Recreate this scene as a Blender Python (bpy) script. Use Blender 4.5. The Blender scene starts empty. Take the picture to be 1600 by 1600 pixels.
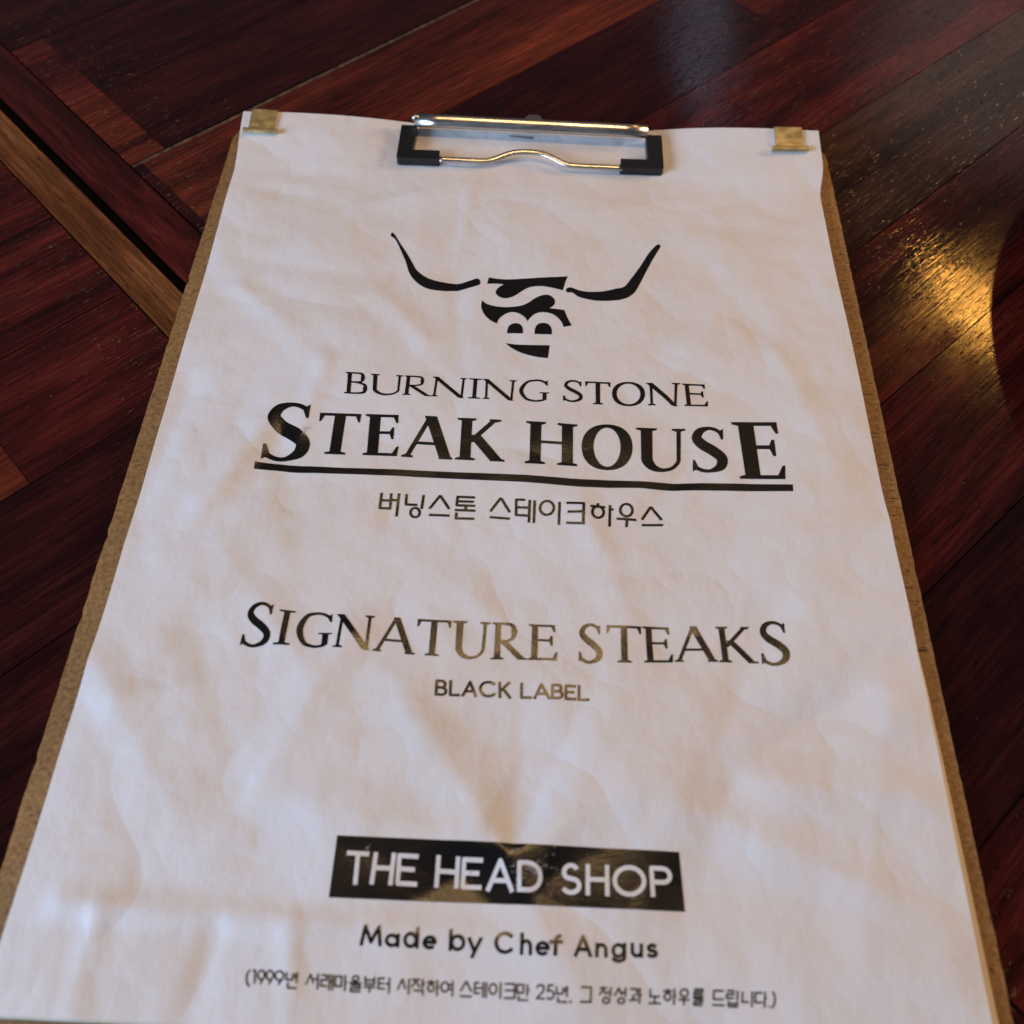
import bpy, bmesh, math, random
from mathutils import Vector, Matrix, noise
from mathutils.geometry import delaunay_2d_cdt

MM = 0.001
scene = bpy.context.scene
C = scene.collection

# ------------------------------------------------------------------ camera
cam_data = bpy.data.cameras.new('camera')
cam = bpy.data.objects.new('camera', cam_data)
C.objects.link(cam)
R0 = (0.9990854549744782, 0.04153278262478662, 0.010162756805223723)
R1 = (0.040879897985470655, -0.858156988339698, -0.5117571858847145)
R2 = (-0.012533459184814515, 0.5117046133573377, -0.8590700210516491)
CAM = (3.117, -147.490, 211.292)
m = Matrix.Identity(4)
for i in range(3):
    m[i][0] = R0[i]; m[i][1] = -R1[i]; m[i][2] = -R2[i]; m[i][3] = CAM[i] * MM
cam.matrix_world = m
cam_data.sensor_width = 36.0
cam_data.lens = 36.0 * 1377.557 / 1600.0
cam_data.clip_start = 0.01
cam_data.clip_end = 50.0
cam_data.dof.use_dof = True
cam_data.dof.focus_distance = 0.268
cam_data.dof.aperture_fstop = 31.0 / 2.6
scene.camera = cam

# ------------------------------------------------------------------ world: dim room light
world = bpy.data.worlds.new('World'); scene.world = world
world.use_nodes = True
bg = world.node_tree.nodes['Background']
bg.inputs[0].default_value = (0.62, 0.66, 0.80, 1)
bg.inputs[1].default_value = 0.08

scene.view_settings.view_transform = 'Standard'
scene.view_settings.look = 'None'
scene.view_settings.exposure = 0.0
scene.view_settings.gamma = 1.0
scene.cycles.max_bounces = 8
scene.cycles.use_denoising = True

def look(o, target):
    d = Vector(target) * MM - o.location
    o.rotation_euler = d.to_track_quat('-Z', 'Y').to_euler()

def area(name, loc, target, sx, sy, power, col, shape='RECTANGLE'):
    l = bpy.data.lights.new(name, 'AREA'); l.shape = shape
    l.size = sx * MM; l.size_y = sy * MM; l.energy = power; l.color = col
    o = bpy.data.objects.new(name, l); C.objects.link(o)
    o.location = Vector(loc) * MM; look(o, target)
    return o

# daylight from a window behind and left of the camera
area('window_light', (-1020, -620, 430), (0, 0, 0), 800, 460, 25.0, (0.52, 0.70, 1.0))
# warm lamp hanging over the far end of the table
area('ceiling_lamp_light', (60, 345, 1350), (0, 0, 0), 560, 260, 6.0, (1.0, 0.62, 0.27), 'ELLIPSE')
# added warm fill, low on the right; no lamp stands there
area('warm_fill_light', (900, 400, 330), (0, 20, 0), 280, 200, 5.0, (1.0, 0.64, 0.38), 'DISK')
# small bright warm bulb up to the right: the golden patch on the varnish
area('bulb_light', (738, 915, 850), (153, 68, 0), 46, 46, 1.0, (1.0, 0.46, 0.08), 'DISK')
# pale window far beyond the table, reflected faintly in the varnish
area('far_window_light', (1050, 1950, 1050), (150, 150, 0), 460, 380, 0.20, (1.0, 0.84, 0.78))
area('narrow_window_light', (330, 1640, 840), (70, 220, 0), 34, 240, 0.06, (0.62, 0.70, 1.0))

# ------------------------------------------------------------------ helpers
def thing(name, label, cat, loc=(0, 0, 0), group=None):
    o = bpy.data.objects.new(name, None); C.objects.link(o)
    o.location = Vector(loc) * MM; o.empty_display_size = 0.02
    o['label'] = label; o['category'] = cat
    if group: o['group'] = group
    return o

def mesh_obj(name, verts, faces, mat, parent=None, smooth=False, loc=(0, 0, 0), rotz=0.0):
    """verts in millimetres, relative to loc"""
    me = bpy.data.meshes.new(name)
    me.from_pydata([(v[0] * MM, v[1] * MM, v[2] * MM) for v in verts], [], faces)
    me.update()
    if mat: me.materials.append(mat)
    if smooth:
        for pl in me.polygons: pl.use_smooth = True
    o = bpy.data.objects.new(name, me); C.objects.link(o)
    o.location = Vector(loc) * MM; o.rotation_euler = (0, 0, rotz)
    if parent:
        o.parent = parent
        o.location = Vector(loc) * MM - parent.location
    return o

def bm_obj(name, bm, mat, parent=None, smooth=False, loc=(0, 0, 0), bevel=0.0, segs=2):
    """bm in millimetres, relative to loc"""
    if bevel:
        bmesh.ops.bevel(bm, geom=[e for e in bm.edges if e.calc_face_angle(0) > 0.5], offset=bevel, segments=segs, profile=0.5, affect='EDGES')
    bmesh.ops.recalc_face_normals(bm, faces=bm.faces)
    bmesh.ops.scale(bm, vec=(MM, MM, MM), verts=bm.verts)
    me = bpy.data.meshes.new(name); bm.to_mesh(me); bm.free()
    me.materials.append(mat)
    if smooth:
        for pl in me.polygons: pl.use_smooth = True
    o = bpy.data.objects.new(name, me); C.objects.link(o)
    o.location = Vector(loc) * MM
    if parent:
        o.parent = parent; o.location = Vector(loc) * MM - parent.location
    return o

def prism(bm, pts, z0, z1):
    n = len(pts)
    lo = [bm.verts.new((x, y, z0)) for x, y in pts]
    hi = [bm.verts.new((x, y, z1)) for x, y in pts]
    bm.faces.new(hi); bm.faces.new(lo[::-1])
    for i in range(n):
        j = (i + 1) % n
        bm.faces.new((lo[i], lo[j], hi[j], hi[i]))

def tube(bm, path, ru, rv, n=10, closed_ends=True):
    """sweep an ellipse (ru sideways, rv up) along a path of points"""
    rings = []
    P = [Vector(q) for q in path]
    for i, q in enumerate(P):
        t = (P[min(i + 1, len(P) - 1)] - P[max(i - 1, 0)]).normalized()
        up = Vector((0, 0, 1))
        if abs(t.dot(up)) > 0.95: up = Vector((0, 1, 0))
        s = t.cross(up).normalized(); u = s.cross(t).normalized()
        rings.append([bm.verts.new(q + s * ru * math.cos(a) + u * rv * math.sin(a)) for a in [2 * math.pi * k / n for k in range(n)]])
    for a, b in zip(rings, rings[1:]):
        for k in range(n):
            bm.faces.new((a[k], a[(k + 1) % n], b[(k + 1) % n], b[k]))
    if closed_ends:
        bm.faces.new(rings[0][::-1]); bm.faces.new(rings[-1])

def smooth01(a, b, x):
    t = min(1.0, max(0.0, (x - a) / (b - a)))
    return t * t * (3 - 2 * t)

# ------------------------------------------------------------------ materials
def new_mat(name):
    mt = bpy.data.materials.new(name); mt.use_nodes = True
    nt = mt.node_tree; b = nt.nodes['Principled BSDF']
    return mt, nt, b

def N(nt, typ, **kw):
    n = nt.nodes.new(typ)
    for k, v in kw.items(): setattr(n, k, v)
    return n

def mapping(nt, scale, loc_from_random=True, coord='Object'):
    tc = N(nt, 'ShaderNodeTexCoord')
    mp = N(nt, 'ShaderNodeMapping'); mp.inputs['Scale'].default_value = scale
    nt.links.new(tc.outputs[coord], mp.inputs['Vector'])
    if loc_from_random:
        oi = N(nt, 'ShaderNodeObjectInfo')
        mul = N(nt, 'ShaderNodeMath', operation='MULTIPLY'); mul.inputs[1].default_value = 37.0
        nt.links.new(oi.outputs['Random'], mul.inputs[0])
        cb = N(nt, 'ShaderNodeCombineXYZ')
        for k in range(3): nt.links.new(mul.outputs[0], cb.inputs[k])
        nt.links.new(cb.outputs[0], mp.inputs['Location'])
    return mp.outputs['Vector']

def noise_n(nt, vec, scale, detail=4, rough=0.55, dist=0.0):
    n = N(nt, 'ShaderNodeTexNoise'); n.inputs['Scale'].default_value = scale
    n.inputs['Detail'].default_value = detail; n.inputs['Roughness'].default_value = rough
    n.inputs['Distortion'].default_value = dist
    nt.links.new(vec, n.inputs['Vector'])
    return n.outputs['Fac']

def ramp(nt, fac, stops, interp='LINEAR'):
    r = N(nt, 'ShaderNodeValToRGB'); cr = r.color_ramp; cr.interpolation = interp
    while len(cr.elements) > 1: cr.elements.remove(cr.elements[-1])
    cr.elements[0].position = stops[0][0]; cr.elements[0].color = (*stops[0][1], 1) if len(stops[0][1]) == 3 else stops[0][1]
    for pos, c in stops[1:]:
        e = cr.elements.new(pos); e.color = (*c, 1)
    nt.links.new(fac, r.inputs['Fac'])
    return r.outputs['Color']

def g(v): return (v, v, v)

def mix(nt, a, b, fac, mode='MIX'):
    n = N(nt, 'ShaderNodeMix', data_type='RGBA', blend_type=mode)
    for s, v in ((n.inputs[6], a), (n.inputs[7], b), (n.inputs[0], fac)):
        if isinstance(v, (int, float)): s.default_value = v
        elif isinstance(v, tuple): s.default_value = (*v, 1)
        else: nt.links.new(v, s)
    return n.outputs[2]

def bump(nt, b, height, strength, dist, prev=None):
    n = N(nt, 'ShaderNodeBump'); n.inputs['Strength'].default_value = strength
    n.inputs['Distance'].default_value = dist
    nt.links.new(height, n.inputs['Height'])
    if prev is not None: nt.links.new(prev, n.inputs['Normal'])
    nt.links.new(n.outputs['Normal'], b.inputs['Normal'])
    return n.outputs['Normal']

def wood_mat(name, dark, mid, light, rough=0.092, streak=1.0):
    """varnished hardwood, grain along the piece's own x axis"""
    mt, nt, b = new_mat(name)
    v1 = mapping(nt, (9.0, 70.0, 40.0))
    figure = noise_n(nt, v1, 1.0, 5, 0.6, 0.6)
    v2 = mapping(nt, (45.0, 900.0, 300.0))
    fibre = noise_n(nt, v2, 1.0, 4, 0.65)
    v3 = mapping(nt, (170.0, 1500.0, 500.0))
    pore = noise_n(nt, v3, 1.0, 3, 0.5)
    col = ramp(nt, figure, [(0.30, dark), (0.50, mid), (0.72, light)])
    fcol = ramp(nt, fibre, [(0.32, g(0.30)), (0.50, g(0.9)), (0.68, g(1.9))])
    col = mix(nt, col, fcol, 0.7 * streak, 'MULTIPLY')
    pm = ramp(nt, pore, [(0.30, g(0.0)), (0.38, g(1.0))])
    pcol = mix(nt, (0.12, 0.12, 0.12), (1.0, 1.0, 1.0), pm)
    col = mix(nt, col, pcol, 0.8, 'MULTIPLY')
    nt.links.new(col, b.inputs['Base Color'])
    worn = noise_n(nt, mapping(nt, (25.0, 40.0, 30.0)), 1.0, 5, 0.6)
    rr = ramp(nt, worn, [(0.3, g(rough - 0.03)), (0.7, g(rough + 0.06))])
    nt.links.new(rr, b.inputs['Roughness'])
    b.inputs['Specular IOR Level'].default_value = 0.36
    nm = bump(nt, b, fibre, 0.5, 0.00014)
    nm = bump(nt, b, pm, 0.6, 0.00010, nm)
    lump = noise_n(nt, mapping(nt, (60.0, 260.0, 100.0)), 1.0, 3, 0.6)
    bump(nt, b, lump, 0.2, 0.0002, nm)
    return mt

WOOD = {
    'red':   wood_mat('wood_red', (0.012, 0.0022, 0.0020), (0.044, 0.0062, 0.0046), (0.100, 0.0150, 0.0090)),
    'deep':  wood_mat('wood_deep', (0.009, 0.0020, 0.0020), (0.021, 0.0036, 0.0034), (0.044, 0.0072, 0.0054)),
    'rust':  wood_mat('wood_rust', (0.024, 0.0046, 0.0028), (0.075, 0.0130, 0.0065), (0.150, 0.0290, 0.0130)),
    'brown': wood_mat('wood_brown', (0.016, 0.0070, 0.0035), (0.040, 0.0175, 0.0090), (0.070, 0.0310, 0.0150)),
    'tan':   wood_mat('wood_tan', (0.034, 0.0095, 0.0038), (0.105, 0.0350, 0.0110), (0.210, 0.0850, 0.0270)),
}

def plain(name, col, rough, metal=0.0, spec=0.5):
    mt, nt, b = new_mat(name)
    b.inputs['Base Color'].default_value = (*col, 1); b.inputs['Roughness'].default_value = rough
    b.inputs['Metallic'].default_value = metal; b.inputs['Specular IOR Level'].default_value = spec
    return mt, nt, b

def crease_height(nt):
    """soft sharp-backed folds plus a gentle waviness"""
    a = noise_n(nt, mapping(nt, (17, 19, 18), False), 1.0, 1.5, 0.5)
    s_ = N(nt, 'ShaderNodeMath', operation='SUBTRACT'); nt.links.new(a, s_.inputs[0]); s_.inputs[1].default_value = 0.5
    ab_ = N(nt, 'ShaderNodeMath', operation='ABSOLUTE'); nt.links.new(s_.outputs[0], ab_.inputs[0])
    c = noise_n(nt, mapping(nt, (38, 36, 40), False), 1.0, 2, 0.5)
    s2 = N(nt, 'ShaderNodeMath', operation='SUBTRACT'); nt.links.new(c, s2.inputs[0]); s2.inputs[1].default_value = 0.52
    a2 = N(nt, 'ShaderNodeMath', operation='ABSOLUTE'); nt.links.new(s2.outputs[0], a2.inputs[0])
    m2 = N(nt, 'ShaderNodeMath', operation='MULTIPLY_ADD'); nt.links.new(a2.outputs[0], m2.inputs[0]); m2.inputs[1].default_value = 0.30
    nt.links.new(ab_.outputs[0], m2.inputs[2])
    return m2.outputs[0]

m_groove, nt, b = plain('dark_groove', (0.002, 0.0015, 0.0012), 0.8, 0, 0.1)  # near-black underlayer colour showing in the gaps
m_filler, nt, b = plain('dusty_filler', (0.075, 0.050, 0.028), 0.7)
f = noise_n(nt, mapping(nt, (400, 400, 400)), 1.0, 4)
nt.links.new(ramp(nt, f, [(0.35, (0.02, 0.012, 0.007)), (0.7, (0.13, 0.090, 0.05))]), b.inputs['Base Color'])

# paper: off-white, soft sheen, faint stains
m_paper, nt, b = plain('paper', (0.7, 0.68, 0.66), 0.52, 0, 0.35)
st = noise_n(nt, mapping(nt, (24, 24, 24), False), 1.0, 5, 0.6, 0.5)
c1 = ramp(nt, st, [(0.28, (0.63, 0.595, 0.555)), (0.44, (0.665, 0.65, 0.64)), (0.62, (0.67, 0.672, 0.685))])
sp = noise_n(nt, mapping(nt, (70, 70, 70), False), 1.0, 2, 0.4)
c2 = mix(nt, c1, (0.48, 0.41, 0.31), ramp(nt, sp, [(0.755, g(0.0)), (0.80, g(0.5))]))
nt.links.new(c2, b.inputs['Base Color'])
grain = noise_n(nt, mapping(nt, (2400, 1300, 1500), False), 1.0, 3, 0.6)
nm = bump(nt, b, grain, 0.4, 0.0001)
cm = bump(nt, b, crease_height(nt), 0.9, 0.0050, nm)
fine = noise_n(nt, mapping(nt, (140, 110, 120), False), 1.0, 3, 0.55)
bump(nt, b, fine, 0.5, 0.0007, cm)

m_sheet_edge, nt, b = plain('under_sheet_paper', (0.60, 0.55, 0.46), 0.55, 0, 0.3)
e1 = noise_n(nt, mapping(nt, (60, 20, 60), False), 1.0, 3)
nt.links.new(ramp(nt, e1, [(0.3, (0.68, 0.59, 0.42)), (0.7, (0.80, 0.74, 0.62))]), b.inputs['Base Color'])

# toner: near-black, slightly glossy with a fine leathery relief
m_ink, nt, b = plain('black_toner', (0.005, 0.0045, 0.005), 0.25, 0, 0.48)
ik = noise_n(nt, mapping(nt, (1500, 1500, 1500), False), 1.0, 3, 0.6)
nm = bump(nt, b, ik, 0.5, 0.00012)
bump(nt, b, crease_height(nt), 0.7, 0.0028, nm)
m_crack, nt, b = plain('cracked_toner_paper', (0.42, 0.41, 0.40), 0.6)

# hardboard
m_board, nt, b = plain('hardboard', (0.3, 0.16, 0.06), 0.5, 0, 0.35)
n1 = noise_n(nt, mapping(nt, (900, 900, 900), False), 1.0, 5, 0.65)
n2 = noise_n(nt, mapping(nt, (30, 22, 30), False), 1.0, 4, 0.6)
cc = ramp(nt, n1, [(0.28, (0.13, 0.062, 0.020)), (0.5, (0.27, 0.150, 0.055)), (0.72, (0.38, 0.225, 0.092))])
cc = mix(nt, cc, ramp(nt, n2, [(0.3, g(0.72)), (0.7, g(1.12))]), 0.8, 'MULTIPLY')
n3 = noise_n(nt, mapping(nt, (420, 1500, 400), False), 1.0, 2, 0.5)
cc = mix(nt, cc, (0.03, 0.015, 0.008), ramp(nt, n3, [(0.70, g(0.0)), (0.72, g(0.9))]))
nt.links.new(cc, b.inputs['Base Color'])
bump(nt, b, n1, 0.3, 0.0001)
m_scratch, nt, b = plain('dark_scratch', (0.03, 0.018, 0.010), 0.6)

# clip metals
m_chrome, nt, b = plain('plated_steel', (0.62, 0.60, 0.56), 0.22, 1.0)
s1 = noise_n(nt, mapping(nt, (60, 900, 900), False), 1.0, 4)
nt.links.new(ramp(nt, s1, [(0.3, g(0.20)), (0.7, g(0.36))]), b.inputs['Roughness'])
bump(nt, b, s1, 0.2, 0.0001)
m_rubber, nt, b = plain('black_plastic', (0.006, 0.006, 0.008), 0.38)
r1 = noise_n(nt, mapping(nt, (700, 700, 700), False), 1.0, 3)
bump(nt, b, r1, 0.25, 0.0001)
m_brass, nt, b = plain('dull_brass', (0.44, 0.36, 0.17), 0.36, 0.85)
r1 = noise_n(nt, mapping(nt, (250, 400, 300), False), 1.0, 5)
nt.links.new(ramp(nt, r1, [(0.3, (0.42, 0.34, 0.16)), (0.7, (0.66, 0.55, 0.27))]), b.inputs['Base Color'])
nt.links.new(ramp(nt, r1, [(0.3, g(0.34)), (0.7, g(0.52))]), b.inputs['Roughness'])
m_staple, nt, b = plain('staple_wire', (0.35, 0.36, 0.38), 0.35, 0.8)
m_plate, nt, b = plain('dark_stoneware', (0.02, 0.018, 0.017), 0.4)
r1 = noise_n(nt, mapping(nt, (120, 120, 120), False), 1.0, 5)
nt.links.new(ramp(nt, r1, [(0.3, g(0.012)), (0.7, g(0.035))]), b.inputs['Base Color'])

# ------------------------------------------------------------------ table top
# a runs along the plank seams (45 deg), bb across them; millimetres
TABLE_Z = -5.5
S2 = math.sqrt(0.5)
def ab(a, bb): return ((a + bb) * S2, (a - bb) * S2)

table = thing('wooden_table', 'dark red varnished table top of diagonal planks and two battens, lying under the clipboard', 'table', (0, 0, TABLE_Z - 22))
bm = bmesh.new()
prism(bm, [ab(-640, -640), ab(-640, 640), ab(640, 640), ab(640, -640)][::-1], TABLE_Z - 22, TABLE_Z - 2.2)
bm_obj('underlayer', bm, m_groove, table)

random.seed(4)
def piece(name, corners, mat, top=0.0, thick=2.1, along='a', bev=0.3):
    """corners in (a, bb); the piece gets its own x axis along its grain"""
    pts = [ab(*q) for q in corners]
    cx = sum(q[0] for q in pts) / 4; cy = sum(q[1] for q in pts) / 4
    ang = math.radians(45 if along == 'a' else -45)
    co, si = math.cos(-ang), math.sin(-ang)
    loc = [((x - cx) * co - (y - cy) * si, (x - cx) * si + (y - cy) * co) for x, y in pts]
    area2 = sum(loc[i][0] * loc[(i + 1) % 4][1] - loc[(i + 1) % 4][0] * loc[i][1] for i in range(4))
    if area2 < 0: loc = loc[::-1]
    bm = bmesh.new(); prism(bm, loc, TABLE_Z - thick, TABLE_Z + top)
    o = bm_obj(name, bm, mat, None, False, (0, 0, 0), bev, 1)
    o.rotation_euler = (0, 0, ang)
    o.parent = table; o.location = Vector((cx, cy, 0)) * MM - table.location
    return o

G = 0.2   # half the gap between planks
# seams beyond the battens: bb at a = -15 and at a = 400
seams = [(-640, -640), (-592, -592), (-542, -542), (-491, -491), (-440, -440), (-389, -389), (-338, -338), (-288, -288), (-238.6, -238.6),
         (-192.0, -186.0), (-142.0, -131), (-90, -76), (-42, -22), (13.0, 20), (59, 68), (106, 118), (154, 160), (204, 206), (254, 254), (304, 304), (354, 354), (404, 404), (454, 454), (504, 504), (554, 554), (604, 604), (640, 640)]
def sb(i, a):
    s = seams[i]; return s[0] + (s[1] - s[0]) * (a + 15) / 415.0
tone = {8: 'deep', 9: 'red', 10: 'deep', 11: 'red', 12: 'brown', 13: 'red', 14: 'red', 15: 'deep', 16: 'red', 17: 'red'}
breaks = {7: [-2, 300], 8: [-2.0, 250], 9: [-12.5, 330], 10: [-4, 236], 11: [180, 420], 12: [60, 380], 13: [30, 350], 14: [40, 300], 15: [-3, 280], 16: [90]}
tones2 = {(8, 0): 'rust', (9, 0): 'deep', (9, 1): 'rust', (10, 1): 'deep', (10, 2): 'red', (8, 1): 'deep', (7, 1): 'deep', (7, 2): 'rust', (8, 2): 'deep', (9, 2): 'rust', (11, 2): 'brown', (10, 0): 'red', (12, 1): 'brown', (13, 1): 'red', (14, 1): 'red', (15, 1): 'deep'}
for i in range(len(seams) - 1):
    bs = [-16.8] + breaks.get(i, [random.uniform(60, 500)]) + [640]
    for k, (a0, a1) in enumerate(zip(bs, bs[1:])):
        mname = tones2.get((i, k)) or tone.get(i) or random.choice(['red', 'deep', 'red', 'rust'])
        g0 = 1.1 if i == 9 else G
        g1 = 1.1 if i == 8 else G
        e = 0.06 if k else 0.3
        piece('plank', [(a0 + e, sb(i, a0) + g0), (a1 - 0.06, sb(i, a1) + g0), (a1 - 0.06, sb(i + 1, a1) - g1), (a0 + e, sb(i + 1, a0) - g1)],
              WOOD[mname], random.uniform(-0.12, 0.12) if k else random.uniform(-0.05, 0.1))
# dusty filler showing in the wide seam
piece('seam_filler', [(-16.0, sb(9, -16) - 0.9), (640, sb(9, 640) - 0.9), (640, sb(9, 640) + 0.9), (-16.0, sb(9, -16) + 0.9)], m_filler, -0.5, 2.0, 'a', 0.0)
# the two battens and the groove between them
piece('batten', [(-33.2, -640), (-33.2, 640), (-17.2, 640), (-17.2, -640)], WOOD['red'], 0.25, 2.1, 'b', 0.8)
piece('batten', [(-50.6, -640), (-50.6, 640), (-36.6, 640), (-37.4, -640)], WOOD['tan'], 0.2, 2.1, 'b', 0.9)
seams2 = [-640, -588, -536, -484, -433, -382, -333, -284, -235, -186.5, -137.5, -88, -39, 12, 61, 110, 160, 210, 260, 310, 360, 410, 460, 510, 560, 610, 640]
tone3 = {8: 'red', 9: 'deep', 10: 'red', 11: 'deep', 12: 'deep', 13: 'red'}
for i in range(len(seams2) - 1):
    brk = {9: -150, 10: -110, 11: -142, 12: -120}.get(i, random.uniform(-500, -100))
    for k, (a0, a1) in enumerate([(-640, brk), (brk, -51.1)]):
        nm_ = {(9, 0): 'deep', (9, 1): 'red', (10, 1): 'red', (10, 0): 'rust', (11, 0): 'red', (11, 1): 'deep'}.get((i, k)) or tone3.get(i) or random.choice(['red', 'deep', 'rust'])
        piece('plank', [(a0 + 0.06, seams2[i] + G), (a1 - 0.06, seams2[i] + G), (a1 - 0.06, seams2[i + 1] - G), (a0 + 0.06, seams2[i + 1] - G)],
              WOOD[nm_], random.uniform(-0.12, 0.12))

# ------------------------------------------------------------------ clipboard
BOARD_T = -2.0; BOARD_B = TABLE_Z + 0.25
board_thing = thing('clipboard', 'worn brown hardboard clipboard with a black and chrome clip, lying on the dark table', 'clipboard', (0, 0, BOARD_B))
def rounded(x0, y0, x1, y1, r, n=8):
    pts = []
    for cx, cy, a0 in ((x1 - r, y1 - r, 0), (x0 + r, y1 - r, 90), (x0 + r, y0 + r, 180), (x1 - r, y0 + r, 270)):
        for k in range(n + 1):
            a = math.radians(a0 + 90 * k / n); pts.append((cx + r * math.cos(a), cy + r * math.sin(a)))
    return pts
bm = bmesh.new()
random.seed(21)
ring = rounded(-111.3, -164, 110.6, 145.5, 9); worn_ring = []
for i, (xa, ya) in enumerate(ring):       # slightly chipped, uneven outline
    xb, yb = ring[(i + 1) % len(ring)]; k_ = max(1, int(math.hypot(xb - xa, yb - ya) / 2.2))
    for j in range(k_):
        nick = random.gauss(0, 0.07) - (random.uniform(.2, .5) if random.random() < 0.03 else 0)
        x, y = xa + (xb - xa) * j / k_, ya + (yb - ya) * j / k_
        worn_ring.append((x + (nick if x > 0 else -nick) * (abs(x) > 100), y))
prism(bm, worn_ring, BOARD_B, BOARD_T)
bm_obj('board', bm, m_board, board_thing, False, (0, 0, 0), 0.3, 1)
# short dark nicks and ruler-like scratches down the right margin
random.seed(11)
bmn = bmesh.new()
for k in range(46):
    y = random.uniform(-60, 132); x = 109.8 - random.random() * 1.6; L = random.choice([0.8, 1.4, 2.2, 3.6]) * random.uniform(0.7, 1.2)
    w = random.uniform(0.22, 0.5); dy = random.uniform(-.15, .15)
    q = [bmn.verts.new(c) for c in ((x - L, y - w / 2, BOARD_T + .02), (x, y + dy - w / 3, BOARD_T + .02), (x, y + dy + w / 3, BOARD_T + .02), (x - L, y + w / 2, BOARD_T + .02))]
    bmn.faces.new(q)
o = bm_obj('scratches', bmn, m_scratch, board_thing); o['kind'] = 'stuff'

# ------------------------------------------------------------------ sheet shape
CREASES = [  # (x0, y0, x1, y1, height, half width) : ridges and valleys in the paper, mm
    (3, -112, -36, -62, 1.0, 15), (3, -112, 24, -66, -0.9, 12), (3, -112, 42, -90, 0.9, 12), (3, -112, -30, -128, -0.7, 12), (3, -112, 20, -140, 0.6, 12),
    (56, -92, 106, -58, -1.0, 13), (56, -92, 100, -96, 0.9, 12), (56, -92, 40, -128, -0.7, 14), (96, -70, 80, -128, 0.7, 16),
    (-20, 118, -22, 70, 0.35, 5), (-22, 70, -18, 30, -0.4, 8), (30, 60, 60, 98, 0.4, 9), (60, 98, 100, 92, -0.4, 10),
    (-72, 10, -92, -40, 0.7, 10), (-72, 10, -58, -30, -0.5, 9), (-92, 60, -60, 30, 0.55, 10), (-60, 30, -66, -12, 0.5, 7),
    (-80, -60, -60, -100, -0.6, 13), (-96, -80, -60, -72, 0.5, 10), (-40, -60, -60, -108, 0.7, 12), (-95, -126, 20, -130, 0.6, 7),
    (20, -20, 34, -60, 0.5, 10), (34, -60, 70, -50, -0.5, 11), (80, 40, 96, -10, 0.6, 12), (50, -4, 26, -38, -0.45, 9),
    (-60, 100, -30, 112, 0.5, 8), (-95, 108, -60, 100, -0.5, 9), (30, 104, 70, 112, 0.4, 8), (-100, 20, -104, -30, -0.5, 9), (44, 20, 66, 60, 0.4, 12),
    (-10, -76, 16, -62, 0.5, 10), (-86, -128, -86, -146, 0.6, 6), (-60, -130, -62, -148, -0.5, 6), (-44, -128, -40, -148, 0.5, 6),
]
CREASES = [(a, b, c, d, e * 1.15, f * 0.72) for a, b, c, d, e, f in CREASES] + [
    (3, -112, -52, -100, 0.7, 8), (3, -112, 6, -60, -0.8, 9), (6, -60, -30, -34, 0.5, 8), (70, -50, 44, -100, -0.8, 10), (44, -100, 96, -120, 0.7, 9),
    (-50, -70, -84, -30, 0.6, 8), (-84, -30, -70, 0, -0.5, 7), (-30, 40, -52, 66, 0.5, 7), (-52, 66, -96, 74, -0.5, 8), (64, 70, 90, 30, -0.5, 8), (-104, -70, -70, -110, 0.6, 8), (104, -20, 60, -30, 0.6, 8)]
def seg_d(x, y, c):
    vx, vy = c[2] - c[0], c[3] - c[1]
    t = ((x - c[0]) * vx + (y - c[1]) * vy) / (vx * vx + vy * vy)
    over = max(0.0, t - 1, -t)
    t = min(1.0, max(0.0, t))
    return math.hypot(x - c[0] - t * vx, y - c[1] - t * vy), t
def height(x, y):
    ax = abs(x)
    n = noise.noise(Vector((x / 46.0, y / 60.0, 3.1))) * 1.1 + noise.noise(Vector((x / 17.0, y / 24.0, 9.7))) * 0.42
    n += noise.noise(Vector((x / 8.0, y / 11.0, 1.7))) * 0.10
    h = 0.15 + n * 0.75
    for c in CREASES:
        if min(c[0], c[2]) - c[5] < x < max(c[0], c[2]) + c[5] and min(c[1], c[3]) - c[5] < y < max(c[1], c[3]) + c[5]:
            d, t = seg_d(x, y, c)
            if d < c[5]:
                k = 1 - math.sqrt(d * d + 0.3) / c[5]
                if k > 0: h += 1.25 * c[4] * k ** 1.25 * (0.35 + 0.65 * math.sin(math.pi * min(1.0, t * 0.5 + 0.5)))
    # pressed down by the clip, curling up towards the free corners
    cl = smooth01(104, 124, y) * (1 - smooth01(44, 100, ax))
    h = h * (1 - cl) + (-0.6) * cl
    fold = max(0.0, y - 116.0)
    co = min(1.0, max(0.0, (ax - 44) / 58.0))
    h += co * (0.15 * fold if x > 0 else 0.14 * fold)
    h = h if not co else h * (1 - co * smooth01(112, 124, y)) + co * smooth01(112, 124, y) * ((0.15 + (0.15 if x > 0 else 0.14) * fold) + 0.25 * (h - 0.15 * fold))
    return max(h, -1.3)
def edge_l(y):
    return -105.0 - 1.0 * smooth01(60, 110, y) - 1.6 * smooth01(112, 146, y) + 0.5 * smooth01(-60, -140, y) * 0 - 0.35 * math.sin(y / 31.0)
def edge_r(y):
    return 105.2 - 1.3 * smooth01(30, 90, y) + 2.6 * smooth01(112, 130, y) - 0.35 * math.sin(y / 27.0 + 1)
def top_y(x):
    return 148.2 - 3.2 * min(1.0, max(0.0, (abs(x) - 44) / 58.0)) + 0.4 * smooth01(-20, 40, x) * (1 - smooth01(52, 100, abs(x)))
BOT = -148.0
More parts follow.
